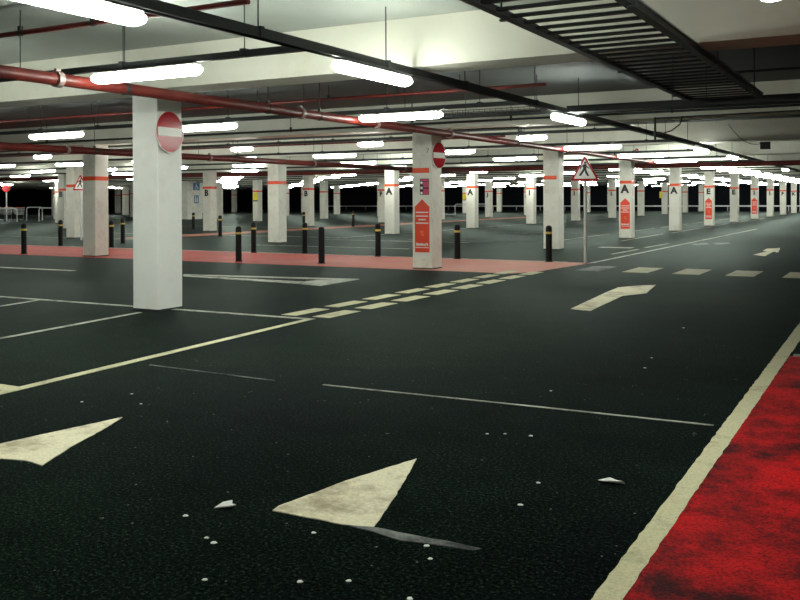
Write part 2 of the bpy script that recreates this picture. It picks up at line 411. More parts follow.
# ------------------------------------------------------------------ crosswise and lengthwise ceiling services
def rods(mb, pts, z0, r=0.006):
    for x, y in pts: mb.tube((x, y, z0), (x, y, ZS), r, 5)
def hanger(parent, x, y, z, r, along, top=ZS):     # pipe clamp and its threaded rod
    c = MB()
    n = 10
    d = Vector((0, 0.022, 0)) if along == 'Y' else Vector((0.022, 0, 0))
    c.tube(Vector((x, y, z)) - d, Vector((x, y, z)) + d, r + 0.008, n)
    c.tube((x, y, z + r), (x, y, top), 0.007, 5)
    c.box(x - .02, x + .02, y - .02, y + .02, z + r + .004, z + r + .045)
    return c.build('hanger', 'steel_dark', parent)
# lighting trunking above the drive lane
TX, TZ = -4.82, 2.93
trunk = empty('lighting_trunking', (TX, 8, TZ))
tag(trunk, 'black lighting trunking running lengthwise above the drive lane', 'cable trunking')
tb = MB().box(-0.035, 0.035, -10, 50, -0.045, 0.045); tb.box(-0.05, 0.05, -10, 50, -0.045, -0.035)
tb.build('channel', 'steel_dark', trunk)
for y in (2.2, 4.2, 6.2, 8.4, 10.4, 12.9, 15.0, 19.0, 21.5, 24.0, 28.0, 31.0, 36.0, 40.0):
    c = MB().tube((0, y - 8, 0.045), (0, y - 8, ZS - TZ), 0.007, 5).box(-0.05, 0.05, y - 8.025, y - 7.975, -0.044, 0.055)
    c.build('hanger', 'steel_dark', trunk)
br = MB().path([(0.0, 11.3, -.02), (0.25, 11.6, -0.05), (0.25, 15.5, -0.06), (0.3, 17.5, -0.06)], 0.03)
brr = empty('branch_conduit', (TX + .08, 8, TZ)); tag(brr, 'thick black cable branching off the lane trunking beyond the second beam', 'conduit')
br.build('conduit_run', 'steel_dark', brr)

LROWS = [6.95, 12.55, 18.4, 22.75, 27.8, 32.6, 36.7, 41.0, 45.4, 49.3, 54.6, 59.8, 64.0, 69.0, 73.0, 78.0, 82.0, 86.6, 91.0, 95.6, 99.6]
XL = [-6.95, -11.0, -14.85, -18.55, -22.35] + [-22.35 - 3.8 * j for j in range(1, 20)]
for j, y in enumerate(LROWS):
    xe = -60.0 if y > 20 else -34.0
    if 53 < y < 61: xe = -48.6
    if y > 61: xe = -70.0
    t = empty('crosswise_trunking', (TX, y, 0))
    tag(t, 'dark crosswise lighting trunking, %s counted from the front' % ORD[j] if j < 20 else 'dark crosswise lighting trunking nearest the far wall', 'cable trunking', 'crosswise lighting trunkings')
    b_ = MB().box(xe - TX, -0.052, -0.03, 0.03, 2.885, 2.95)
    b_.build('channel', 'steel_dark', t)
    if y < 34:
        for m_ in range(14 if y < 20 else 10):
            x = -0.75 - 1.62 * m_
            if j == 0 and m_ > 5: break
            c = MB().tube((x, 0, 2.95), (x, 0, ZS), 0.006, 5).box(x - .03, x + .03, -.04, .04, 2.886, 2.965)
            c.build('hanger', 'steel_dark', t)

t = empty('lighting_trunking', (-0.72, 0, 0)); tag(t, 'short dark lighting trunking over the bright red walkway', 'cable trunking')
MB().box(-.03, .03, -4.5, 6.4, 2.885, 2.95).build('channel', 'steel_dark', t)
for y in (-2, 1.6, 5.2): MB().tube((0, y, 2.95), (0, y, ZS), 0.006, 5).build('hanger', 'steel_dark', t)
# sprinkler pipes
def pipe_y(x, z, r, ya, yb, label, couplings, hangs, mat='pipe_red'):
    o = empty('sprinkler_pipe', (x, 0, z)); tag(o, label, 'pipe')
    MB().tube((0, ya, 0), (0, yb, 0), r, 16).build('pipe_run', mat, o)
    for y in couplings:
        c = MB().tube((0, y - .035, 0), (0, y + .035, 0), r + 0.02, 16)
        c.box(-.02, .02, y - .03, y + .03, r + .01, r + .045)
        c.build('coupling', 'coupling_steel', o)['label'] = 'pale pipe coupling ring'
    for y in hangs: hanger(o, 0, y, 0, r, 'Y', ZS - z)
    return o
pipe_y(-7.84, 2.79, 0.068, -2, 35.8, 'thick red sprinkler pipe running lengthwise past the near pillar', [6.65, 11.1, 13.3, 16.2], [5.2, 7.6, 10.3, 11.6, 14.6, 20, 23.4, 28, 32])
pipe_y(-16.45, 2.65, 0.08, 6, 35.8, 'thick dark red sprinkler pipe running lengthwise left of the lone banded pillar', [14.2, 19.0, 24.0, 30.0], [15, 20, 24, 28, 32])
def pipe_x(y, z, r, xa, xb, label, hangs, mat='pipe_red', name='sprinkler_pipe', cat='pipe'):
    o = empty(name, (0, y, z)); tag(o, label, cat)
    MB().tube((xa, 0, 0), (xb, 0, 0), r, 12).build('pipe_run', mat, o)
    for x in hangs: hanger(o, x, 0, 0, r, 'X', ZS - z)
    return o
pipe_x(6.55, 3.31, 0.028, -22, -5.2, 'thin red pipe crossing high up in the near left corner', [-10.2, -8.3, -7.2])
pipe_x(13.6, 3.3, 0.028, -34, -4.9, 'thin red pipe crossing below the slab behind the first beam', [-17, -15, -13, -10.6, -9.0, -7.6, -6.4])
pipe_x(35.9, 2.765, 0.095, -60, 6, 'red sprinkler main crossing low over the far bays', [-20, -16, -12, -6, -3])
pipe_x(14.6, 3.42, 0.02, -2.25, 6, 'thin dark conduit crossing high up at the right beyond the long ladder tray', [-1.2, -0.4, 1], 'steel_dark', 'ceiling_conduit', 'conduit')
pipe_x(24.3, 3.3, 0.025, -34, -10, 'thin red pipe crossing below the slab behind the second beam', [-20, -17, -14])
pipe_x(30.5, 3.3, 0.03, -60, 4, 'thin dark conduit crossing below the slab behind the third beam', [-16, -12, -8, -4], 'steel_dark', 'ceiling_conduit', 'conduit')
pipe_x(16.6, 3.06, 0.022, -34, 4, 'thin dark conduit crossing just before the second beam', [-20, -16, -12, -8.9, -6.7, -3.6], 'steel_dark', 'ceiling_conduit', 'conduit')
o = empty('hanging_conduit', (-6.7, 17.0, 2.93)); tag(o, 'thin black conduit along the second beam with a short drop at its end', 'conduit')
MB().path([(-2.0, 0, 0), (0, 0, 0), (0, 0, -0.34)], 0.016).build('conduit_run', 'steel_dark', o)

# long ladder tray overhead at right
lad = empty('cable_ladder', (-2.20, 8, 2.93)); tag(lad, 'long black cable ladder with many rungs hanging over the lane', 'cable ladder')
for sx in (-1, 1):
    r_ = MB().box(sx * .48 - .018, sx * .48 + .018, -7, 5.6, -0.028, 0.028).box(sx * .48 - .03 - .015 * (sx > 0), sx * .48 + .03 + .015 * (sx < 0), -7, 5.6, -0.036, -0.029)
    r_.build('side_rail', 'steel_dark', lad)
    if sx > 0: MB().box(.498, .512, -7, 5.6, 0.028, 0.042).build('rail_highlight', 'steel_galv', lad)['label'] = 'bright strip modelled as the highlight on the rail'  # paler strip on the right rail models its edge highlight
y = -6.8
while y < 5.55:
    MB().box(-.47, .47, y - .028, y + .028, -.014, .008).build('rung', 'steel_dark', lad); y += 0.285
for yy in (-1.45, 1.9, 4.6):
    for sx in (-1, 1):
        c = MB().tube((sx * .52, yy, -.03), (sx * .52, yy, ZS - 2.93), 0.008, 6).box(sx * .50 - .03, sx * .50 + .03, yy - .025, yy + .025, -.05, -.036)
        c.build('hanger', 'steel_dark', lad)
ct = empty('cable_tray', (0, 14.1, 2.9)); tag(ct, 'dark cable tray crossing the lane at the end of the long ladder', 'cable tray')
c = MB().box(-4.65, 7.5, -.22, .22, -.02, .0).box(-4.65, 7.5, -.24, -.21, -.03, .07).box(-4.65, 7.5, .21, .24, -.03, .07)
c.build('tray_channel', 'steel_dark', ct)
c = MB()
for q in range(5): c.tube((-4.65, -.15 + .075 * q, .03), (7.5, -.15 + .075 * q, .03), 0.028, 8)
c.build('cables', 'black_paint', ct)
for x in (-2.6, -0.8, 1.2, 3): rod = MB(); rods(rod, [(x, 0.0)], 0.0); o = None; rr = MB().tube((x, 0.25, -.02), (x, 0.25, ZS - 2.9), 0.008, 6).build('hanger', 'steel_dark', ct)
bt = empty('basket_tray', (0, 14.1, 2.9)); tag(bt, 'narrow wire basket tray between the strip light and the lane trunking', 'cable tray')
c = MB()
for q in range(5): c.tube((-8.0, -.15 + .075 * q, 0), (-4.95, -.15 + .075 * q, 0), 0.006, 5)
for zz in (.05, .1):
    for yy in (-.16, .16): c.tube((-8.0, yy, zz), (-4.95, yy, zz), 0.006, 5)
for q in range(31):
    x = -8.0 + q * .1
    c.path([(x, -.16, .1), (x, -.16, 0), (x, .16, 0), (x, .16, .1)], 0.005, 4)
c.build('wire_basket', 'steel_dark', bt)
c = MB()
for q in range(3): c.tube((-8.0, -.08 + .07 * q, .035), (-4.95, -.08 + .07 * q, .035), 0.022, 8)
c.build('cables', 'black_paint', bt)
for x in (-7.8, -6.6, -5.3): MB().tube((x, .17, 0), (x, .17, ZS - 2.9), 0.006, 5).build('hanger', 'steel_dark', bt)
# loudspeaker box on the third beam
lx = -4.6
sp = empty('hanging_loudspeaker', (lx + 1.5, 25.33, 2.86)); tag(sp, 'small black box speaker with a looping cable under the third beam', 'speaker')
MB().bevbox(-.12, .12, -.22, -.02, -.1, .09, 0.02).build('cabinet', 'black_paint', sp)
MB().box(-.04, .04, -.02, 0.0, -.06, .06).build('bracket', 'steel_dark', sp)
cab = [(-.12 - .8 * t, -.06, .05 - .18 * math.sin(math.pi * t) * 0.3 + .55 * t * t) for t in [q / 10 for q in range(11)]]
MB().path(cab, 0.009, 6).build('cable', 'black_paint', sp)
dl = empty('hanging_conduit', (-4.0, 17.0, 3.0)); tag(dl, 'short black conduit dropping from the second beam at the right with a cable', 'conduit')
MB().path([(0, 0, 0), (0, 0, -0.42)], 0.02).tube((0, 0, -.02), (2.6, 0, 0.0), 0.014).build('conduit_run', 'steel_dark', dl)
MB().path([(.5, 0, 0), (.45, 0, -.15), (.3, 0, -.26), (.12, 0, -.31), (-.08, 0, -.3)], 0.012).build('cable', 'black_paint', dl)

# ------------------------------------------------------------------ strip lights
LL = 1.46
def lamp_parts(L, axis):
    h = MB(); g = MB(); cpz = MB()
    # cross profile (u across, z): housing spine above, wrapped diffuser below
    prof = [(0.072, -0.03), (0.080, -0.047), (0.080, -0.078), (0.055, -0.106), (0, -0.116), (-0.055, -0.106), (-0.080, -0.078), (-0.080, -0.047), (-0.072, -0.03)]
    def sw(mb, prof, a, b_, closed=False):
        n = len(prof); vs = []
        for s_, sc in ((a - .0, .72), (a + .07 * (1 if b_ > a else -1), 1), (b_ - .07, 1), (b_, .72)):
            for u, z in prof: vs.append((s_, u * sc, -.03 + (z + .03) * sc))
        fs = [(k * n + i, k * n + i + 1, (k + 1) * n + i + 1, (k + 1) * n + i) for k in range(3) for i in range(n - 1)]
        fs += [tuple(range(n))[::-1], tuple(range(3 * n, 4 * n))]
        mb.add(vs, fs, 0, True)
    sw(g, prof, -L / 2, L / 2)
    h.box(-L / 2 + .02, L / 2 - .02, -0.055, 0.055, -0.034, 0.0)
    return h, g, cpz
h, g, cz = lamp_parts(LL, 'X')
lamp0 = empty('hanging_strip_light', (0, 0, 0))
hm = h.build('housing', 'housing_grey', lamp0); gm = g.build('diffuser', 'lamp_glow', lamp0); pass
for s_ in (-1, 1): MB().box(s_ * LL * .28 - .02, s_ * LL * .28 + .02, -.03, .03, 0, 0.02).build('mounting_bracket', 'steel_dark', lamp0)
gm['label'] = 'glowing white diffuser'
far_me = MB()
for src, mi in ((h, 0), (g, 1)): far_me.add(src.v, src.f, mi)
far0 = far_me.build('hanging_strip_light', ['housing_grey', 'lamp_glow'])
used = {'near': False, 'far': False}
LAMPS = []
h2, g2, c2 = lamp_parts(0.64, 'X')
short0 = empty('hanging_bulkhead_light', (0, 0, 0))
h2.build('housing', 'housing_grey', short0); g2.build('diffuser', 'lamp_glow', short0)['label'] = 'glowing white diffuser'
MB().box(-.03, .03, -.03, .03, 0, 0.02).build('mounting_bracket', 'steel_dark', short0)
used['short'] = False
def place_lamp(x, y, z, rz, label, near, short=False):
    if short:
        o = short0 if not used['short'] else copy_tree(short0); used['short'] = True; z = 2.865
    elif near:
        o = lamp0 if not used['near'] else copy_tree(lamp0); used['near'] = True
    else:
        o = far0 if not used['far'] else far0.copy()
        if used['far']: COL.objects.link(o)
        used['far'] = True
    o.location = (x, y, z); o.rotation_euler = (0, 0, rz)
    tag(o, label, 'bulkhead light' if short else 'strip light', 'ceiling bulkhead lights' if short else 'ceiling strip lights')
    LAMPS.append(o)
LZ = 2.88
lane = [(-3.5, 'unseen white strip light added behind the camera to light the hall'), (4.1, 'white strip light under the lane trunking, cut off by the top left edge'),  # first entry is an unseen lamp, added behind the camera for its light
        (8.16, 'white strip light under the lane trunking just before the first beam'), (14.5, 'white strip light under the lane trunking beside the wire basket tray'),
        (25.9, 'white strip light under the lane trunking near the third beam'), (31.1, 'white strip light under the lane trunking just beyond the third beam'), (46.5, 'white strip light at the far end of the lane trunking')]
place_lamp(-0.72, 5.55, 2.865, math.pi / 2, 'white strip light over the bright red walkway, cut off by the top edge', True)
place_lamp(-0.72, 0.6, 2.865, math.pi / 2, 'unseen white strip light added over the bright red walkway for illumination', True)  # out of view, added near the camera for its light
for y, lab in lane: place_lamp(TX + 0.0, y, LZ - 0.015, math.pi / 2, lab, y < 33)
SKIP = {(3, 2)}
for j, y in enumerate(LROWS):
    n = 0
    xs = [x - (0.0 if y < 40 else 0.012 * (y - 40)) for x in XL]
    if j == 0: xs[0] = -6.88
    if j == 4: xs = [-6.95, -11.1, -17.15, -22.1, -26] + xs[6:]
    for x in xs:
        p, d = px_of(x, y)
        inside = p is not None and -60 < p < 830 and d < 100
        if 53 < y < 61 and x < -47.5: continue
        if j >= 5 and x < -13 and (xs.index(x) + j) % 2: continue
        if not (inside or (y < 26 and x > -16 and d > 0)): continue
        if d < 40 or x > -42 or random.random() < 0.85:
            if True:
                lab = 'white %s on crosswise trunking %s from the front, %s left of the lane' % ('bulkhead light' if j == 2 else 'strip light', ORD[min(j, 19)] if j < 20 else 'twenty-first', ORD[min(n, 19)])
                n += 1
            place_lamp(x, y, 2.865 if d < 34 else 2.885, 0, lab, d < 34, j == 2)
# ------------------------------------------------------------------ signs on pillars
def sign_root(name, loc, rz, label, cat='sign', group=None): return tag(empty(name, loc, rz), label, cat, group)
def arrow_poster(i, lab, main):
    o = sign_root('arrow_poster', (PX[0] - 0.0, ROWY[i] - S - 0.002, 0), 0, lab, 'sign', 'red arrow posters on pillars')
    w, zb, zs, zt = 0.165, 0.36, 1.32, 1.50
    p = MB(); face_poly(p, [(-w - .01, zb), (w + .01, zb), (w + .01, zs - .0), (w + .025, zs), (0, zt), (-w - .025, zs), (-w - .01, zs)], -0.004, 0)
    p.build('poster_sheet', 'sign_red', o)
    for z, hh, ww in ((1.215, .012, .15), (1.135, .012, .15), (1.06, .014, .09), (0.985, .012, .15), (0.46, .008, .16)):
        b1 = MB(); face_poly(b1, [(-ww, z - hh), (ww, z - hh), (ww, z + hh), (-ww, z + hh)], -0.006, -0.004)
        b1.build('white_line', 'sign_white', o)
    text('emblem', '%', 0.16, 'emblem_orange', o, (0, -0.006, 0.76))
    text('lettering', "Sainsbury's", 0.078, 'sign_white', o, (0, -0.006, 0.53), sx=0.84, bold=0.0035)
    return o
arrow_poster(1, 'tall red arrow poster on the pillar at the red footway edge', True)
arrow_poster(3, 'red arrow poster on the nearest pillar lettered A', True)
arrow_poster(5, 'red arrow poster on the pillar lettered E', True)
arrow_poster(7, 'small red arrow poster on the pillar lettered I', True)
o = sign_root('price_panel', (PX[0] + .08, ROWY[1] - S - .002, 1.75), 0, 'small pink and black information panel above the tall red arrow poster')
c = MB(); face_poly(c, [(-.13, -.16), (.09, -.16), (.09, .19), (-.13, .19)], -.004, 0); c.build('panel_sheet', 'black_paint', o)
c = MB()
for z in (-.09, .06): face_poly(c, [(-.05, z - .06), (.085, z - .06), (.085, z + .06), (-.05, z + .06)], -.006, -.004)
face_poly(c, [(-.12, .135), (.085, .135), (.085, .18), (-.12, .18)], -.006, -.004); c.build('pink_fields', 'sign_pink', o)
c = MB()
for z in (-.12, -.01, .1): face_poly(c, disc_pts(.03, 12, -.09, z), -.006, -.004)
c.build('white_symbols', 'sign_white', o)
text('row_number', '7', 0.14, 'black_paint', sign_root('row_number_mark', (PX[0] + .14, ROWY[1] - S - .002, 2.53), 0, 'small black figure 7 high on the pillar with the tall poster', 'sign'), (0, 0, 0))
text('row_number', '8', 0.26, 'sign_crimson', sign_root('row_number_mark', (PX[0] + .45, ROWY[3] - .2715, 3.22), 0, 'dark red figure 8 on the beam above the nearest A pillar', 'sign'), (0, 0, 0), bold=.012)
text('small_lettering', 'ROW', 0.11, 'sign_red', sign_root('side_mark', (PX[0] + S + .002, ROWY[3] - .02, 1.72), math.pi / 2, 'tiny vertical red lettering on the side of the nearest A pillar', 'sign'), (0, 0, 0), roll=math.pi / 2)

def no_entry(loc, lab, r=0.283, tilt=0.058):
    o = sign_root('no_entry_sign', loc, math.pi / 2 + tilt, lab, 'sign', 'no entry signs')
    o.rotation_euler.x = -0.015 if tilt else 0
    c = MB(); face_poly(c, disc_pts(r, 48), -0.018, -0.002); c.build('disc', 'sign_crimson', o)
    c = MB(); face_poly(c, [(-r * .86, -.058), (r * .86, -.058), (r * .86, .058), (-r * .86, .058)], -.022, -.018); c.build('bar', 'sign_white_gloss', o)['label'] = 'white crossbar'
    ring = MB(); n = 48
    vs = [(rr * math.cos(2 * math.pi * q / n), yy, rr * math.sin(2 * math.pi * q / n)) for rr, yy in ((r - .008, -.0185), (r + .004, -.0185), (r + .004, 0)) for q in range(n)]
    ring.add(vs, [(k_ * n + (q + 1) % n, k_ * n + q, (k_ + 1) * n + q, (k_ + 1) * n + (q + 1) % n) for k_ in range(2) for q in range(n)][:])
    ring.build('rim', 'sign_white_gloss', o)
    c = MB().box(-.2, .2, -.004, 0.0, -.02, .02); c.build('bracket', 'steel_galv', o)
no_entry((PX[0] + S + .026, ROWY[0] - .05, 2.43), 'round red and white no entry sign on the near pillar')
no_entry((PX[0] + S + .032, ROWY[1] + .02, 2.44), 'no entry sign seen edge-on, on the pillar with the tall poster', tilt=-0.07)

def pole_sign(x, y, rz, lab, plab, h_apex=2.5, side=0.68):
    o = sign_root('pedestrian_warning_sign', (x, y, 0), rz, lab, 'sign', 'pedestrian warning signs')
    hh = side * .866; zb = h_apex - hh; R_ = side * .07
    def tri(s, rad):
        pts = []; apo = s * .2887; cz_ = zb + side * .2887
        corners = [(-s / 2 + rad * 1.732, -apo + rad, 210, 270), (s / 2 - rad * 1.732, -apo + rad, 270, 330 + 60 - 60), (0, 2 * apo - 2 * rad, 30, 150)]
        for (cx, cz2, a0, a1) in ((corners[0][0], corners[0][1], 150, 270), (corners[1][0], corners[1][1], 270, 390), (0, corners[2][1], 30, 150)):
            for q in range(7):
                a = math.radians(a0 + (a1 - a0) * q / 6); pts.append((cx + rad * math.cos(a), cz_ + cz2 + rad * math.sin(a)))
        return pts
    MB().tube((0, .05, 0), (0, .05, h_apex - .1), .038, 14).build('post', 'post_grey', o)
    c = MB(); face_poly(c, tri(side, .03), -.004, .008); c.build('triangle_border', 'sign_crimson', o)['label'] = 'red triangle border'
    c = MB(); face_poly(c, tri(side * .76, .012), -.007, -.004); c.build('triangle_face', 'sign_white', o)
    f = MB(); k_ = side / .68; z0 = zb + .1 * k_
    def P(pts): face_poly(f, [(a * k_, z0 + b_ * k_) for a, b_ in pts], -.010, -.007)
    P([(a + .012, b_ + .315) for a, b_ in disc_pts(.027, 14)])
    P([(-.036, .145), (.036, .145), (.046, .275), (.0, .29), (-.042, .262)])                       # trunk
    P([(-.036, .175), (.008, .15), (-.038, .08), (-.092, .006), (-.136, .02), (-.082, .1)])      # back leg
    P([(-.006, .16), (.036, .165), (.062, .09), (.104, .01), (.064, .0), (.012, .08)])            # front leg
    P([(-.03, .268), (-.02, .24), (-.075, .215), (-.095, .165), (-.115, .17), (-.095, .23)])   # arm
    P([(.03, .27), (.045, .25), (.072, .215), (.112, .19), (.102, .172), (.055, .2), (.02, .24)])
    f.build('walking_figure', 'black_paint', o)
    c = MB().box(-.06, .06, .008, .09, zb + .12, zb + .16); c.build('clamp', 'steel_galv', o)
pole_sign(-6.42, 20.42, math.radians(8), 'triangular pedestrian warning sign on a grey post at the footway corner', '')
pole_sign(-27.25, 24.15, math.radians(12), 'triangular pedestrian warning sign half hidden behind a pillar at left', '', h_apex=2.5, side=.70)

def plate(k, i, z0, z1, w, mat, lab, dx=0.0, foot=True):
    o = sign_root('notice', (PX[k] + dx, ROWY[i] - S - .002, 0), 0, lab, 'sign', 'yellow notices on pillars')
    c = MB(); face_poly(c, [(-w / 2, z0), (w / 2, z0), (w / 2, z1), (-w / 2, z1)], -.006, 0); c.build('notice_sheet', mat, o)
    if foot:
        c = MB(); face_poly(c, [(-w / 2, z0 - .09), (w / 2, z0 - .09), (w / 2, z0 - .01), (-w / 2, z0 - .01)], -.006, 0); c.build('footer_strip', 'black_paint', o)
plate(3, 5, 1.48, 2.0, .40, 'sign_yellow', 'yellow notice on the pillar behind the lone banded pillar, left side', 0.0)
plate(3, 7, 1.48, 2.0, .46, 'sign_lime', 'yellow green notice on a far pillar beside the A pillar')
plate(3, 9, 1.44, 2.02, .44, 'sign_yellow', 'yellow notice on a far pillar left of the second A pillar')
plate(1, 9, 1.5, 2.1, .25, 'sign_yellow', 'small yellow notice on a far pillar right of the nearest A pillar', -.3, False)
plate(4, 7, 1.5, 2.0, .36, 'sign_yellow', 'small yellow notice glimpsed beside the lone banded pillar', 0, False)

# blue bay signs on the stair block
def blue(y, z0, z1, w, lab, two):
    o = sign_root('bay_sign', (-48.745, y, 0), math.pi / 2, lab, 'sign')
    c = MB(); face_poly(c, [(-w / 2, z0), (w / 2, z0), (w / 2, z1), (-w / 2, z1)], -.02, 0); c.build('sign_plate', 'sign_blue', o)
    s = MB(); zc = (z0 + z1) / 2; q = (z1 - z0)
    if not two:
        vs = []
        face_poly(s, [(a, b_) for a, b_ in disc_pts(q * .075, 12, -w * .05, zc + q * .32)], -.024, -.02)
        face_poly(s, [(-w * .12, zc - q * .02), (w * .0, zc - q * .02), (w * .0, zc + q * .22), (-w * .12, zc + q * .22)], -.024, -.02)
        face_poly(s, [(-w * .12, zc - q * .06), (w * .2, zc - q * .06), (w * .2, zc + q * .03), (-w * .12, zc + q * .03)], -.024, -.02)
        face_poly(s, [(w * .13, zc - q * .06), (w * .2, zc - q * .06), (w * .34, zc - q * .34), (w * .25, zc - q * .34)], -.024, -.02)
        for t in range(9):
            a = math.radians(150 + 22 * t); a2 = math.radians(150 + 22 * (t + 1))
            face_poly(s, [(-w * .05 + r_ * math.cos(aa), zc - q * .14 + r_ * math.sin(aa)) for r_, aa in ((q * .2, a), (q * .26, a), (q * .26, a2), (q * .2, a2))], -.024, -.02)
    else:
        for dx, hh in ((-.22, .36), (.16, .26)):
            face_poly(s, disc_pts(q * .08, 10, w * dx, zc + q * hh), -.024, -.02)
            face_poly(s, [(w * dx - w * .12, zc - q * .38), (w * dx + w * .12, zc - q * .38), (w * dx + w * .09, zc + q * (hh - .12)), (w * dx - w * .09, zc + q * (hh - .12))], -.024, -.02)
    s.build('white_symbol', 'sign_white', o)
blue(54.75, 2.28, 2.86, .74, 'blue square disabled bay sign high on the stair block', False)
blue(54.75, 1.25, 1.88, .5, 'blue sign with two figures below the disabled bay sign', True)

# ------------------------------------------------------------------ bollards
bp = empty('bollard')
MB().lathe([(0.075, 0), (0.075, .80), (0.07, .83), (.05, .855), (.015, .865)], n=18).build('post', 'bollard_black', bp)
MB().lathe([(0.078, .665), (0.078, .715)], n=18).build('reflective_band', 'band_yellow', bp)['label'] = 'yellow reflective band'
MB().lathe([(0.10, 0), (0.10, .012), (.076, .02)], n=18).build('base_flange', 'bollard_black', bp)
BOL = [(-21.68, 17.2, 'black bollard at the front edge of the red footway, furthest left'), (-24.35, 20.75, 'black bollard on the back edge of the red footway, left of the banded pillar'),
       (-22.12, 20.85, 'black bollard just right of the banded pillar, behind the red footway'), (-23.85, 23.0, 'slim black bollard beside the near pillar, second behind the red footway'),
       (-14.15, 17.4, 'black bollard at the footway front edge right of the near pillar'), (-16.05, 20.4, 'black bollard directly behind the one right of the near pillar'),
       (-24.55, 29.0, 'black bollard at the foot of the nearer B pillar'), (-31.9, 35.6, 'left one of two black bollards under the blue bay signs'),
       (-31.2, 35.6, 'right one of two black bollards under the blue bay signs'), (-14.5, 20.7, 'black bollard behind the footway, right of the lone banded pillar'),
       (-27.1, 38.6, 'far black bollard showing above the one right of the lone banded pillar'), (-11.89, 17.65, 'plain black bollard at the front edge of the footway without a band'),
       (-12.0, 20.45, 'black bollard behind the footway, left of the pillar with tall poster'), (-26.4, 42.3, 'small far black bollard in the gap before the dark back wall'),
       (-9.73, 20.5, 'black bollard behind the footway, right of the pillar with tall poster'), (-7.31, 20.45, 'black bollard on the footway corner left of the pedestrian warning post')]
for n, (x, y, lab) in enumerate(BOL):
    o = bp if n == 0 else copy_tree(bp)
    o.location = (x, y, 0); tag(o, lab, 'bollard', 'bollards along the footway')
    if n == 11:
        for ch in kids(o):
            if ch.name.startswith('reflective'): bpy.data.objects.remove(ch)

# ------------------------------------------------------------------ trolley bay at far left
def hoop(x0, y0, x1, y1, h_, lab):
    o = empty('hoop_rail', (x0, y0, 0)); dx, dy = x1 - x0, y1 - y0; L = math.hypot(dx, dy)
    pts = [(0, 0, 0), (0, 0, h_ - .15), (dx * .15 / L * .3, dy * .15 / L * .3, h_ - .045), (dx * .15 / L, dy * .15 / L, h_), (dx - dx * .15 / L, dy - dy * .15 / L, h_), (dx - dx * .045 / L, dy - dy * .045 / L, h_ - .045), (dx, dy, h_ - .15), (dx, dy, 0)]
    MB().path(pts, .04, 10).build('hoop_tube', 'rail_galv', o)
    for a, b_ in ((0, 0), (dx, dy)): MB().box(a - .09, a + .09, b_ - .09, b_ + .09, 0, .015).build('foot_plate', 'steel_galv', o)
    tag(o, lab, 'rail', 'trolley bay rails')
hoop(-56.6, 42.4, -54.8, 42.9, .98, 'galvanised hoop rail in front of the far left trolleys')
hoop(-58.8, 46.9, -57.4, 47.2, 1.0, 'galvanised hoop rail just behind the far left trolleys')
hoop(-55.2, 45.1, -52.4, 45.7, .98, 'galvanised hoop rail to the right of the far left trolleys')
hoop(-37.0, 77.5, -35.2, 77.5, 1.0, 'left galvanised hoop rail under the far yellow notice')
hoop(-34.8, 77.5, -33.2, 77.5, 1.0, 'right galvanised hoop rail under the far yellow notice')
def trolley():
    o = empty('shopping_trolley'); f = MB()
    b0 = [(-.22, -.30, .55), (.22, -.30, .55), (.27, .45, .50), (-.27, .45, .50)]
    t0 = [(-.26, -.38, .95), (.26, -.38, .95), (.30, .50, 1.0), (-.30, .50, 1.0)]
    L_ = lambda a, b_, t: tuple(a[q] + (b_[q] - a[q]) * t for q in range(3))
    for q in range(4):
        a, b_, c, d = b0[q], b0[(q + 1) % 4], t0[q], t0[(q + 1) % 4]
        for t in range(5): f.tube(L_(a, c, t / 4), L_(b_, d, t / 4), .008, 4)
        for t in range(9): f.tube(L_(a, b_, t / 8), L_(c, d, t / 8), .006, 4)
    for t in range(9): f.tube(L_(b0[0], b0[1], t / 8), L_(b0[3], b0[2], t / 8), .006, 4)
    f.build('basket', 'rail_galv', o)
    c = MB()
    for sx in (-1, 1): c.path([(sx * .28, .55, 1.0), (sx * .25, .42, .5), (sx * .25, .45, .16), (sx * .2, -.4, .14)], .014, 6)
    c.tube((-.25, .45, .16), (.25, .45, .16), .014, 6); c.build('chassis', 'steel_galv', o)
    MB().tube((-.30, .56, 1.02), (.30, .56, 1.02), .02, 8).build('handle', 'sign_red', o)
    for sx, sy in ((-.25, .45), (.25, .45), (-.2, -.4), (.2, -.4)): MB().tube((sx - .015, sy, .065), (sx + .015, sy, .065), .063, 12).build('wheel', 'black_paint', o)
    return o
tr = trolley()
for n, (x, y, rz, lab) in enumerate([(-57.6, 44.1, .5, 'grey wire shopping trolley at far left, nearest the hoop rail'), (-58.4, 43.7, .4, 'grey wire shopping trolley cut off by the left edge'), (-56.7, 44.5, .6, 'grey wire shopping trolley at far left, right end of its group')]):
    o = tr if n == 0 else copy_tree(tr)
    o.location = (x, y, 0); o.rotation_euler = (0, 0, rz); tag(o, lab, 'shopping trolley', 'trolleys in the trolley bay')
o = sign_root('trolley_bay_sign', (-59.7, 45.8, 0), math.radians(40), 'round red sign on a white pole above the far left trolleys')
MB().tube((0, .05, 0), (0, .05, 2.5), .05, 10).build('post', 'sign_white', o)
c = MB(); face_poly(c, disc_pts(.27, 28, 0, 2.45), -.01, .01); c.build('disc', 'sign_red', o)
c = MB(); face_poly(c, disc_pts(.15, 20, 0, 2.45), -.014, -.01); c.build('pale_centre', 'sign_pink', o)
# guard rail along the far wall
o = empty('guard_rail', (0, 104.5, 0)); tag(o, 'galvanised guard rail along the dark back wall', 'guard rail')
c = MB().box(-70, 2, -.05, .0, .52, .66).box(-70, 2, -.07, -.03, .56, .62); c.build('rail_beam', 'rail_galv', o)
for q in range(24): MB().box(-69.5 + 3.1 * q, -69.4 + 3.1 * q, 0, .1, 0, .66).build('rail_post', 'steel_galv', o)

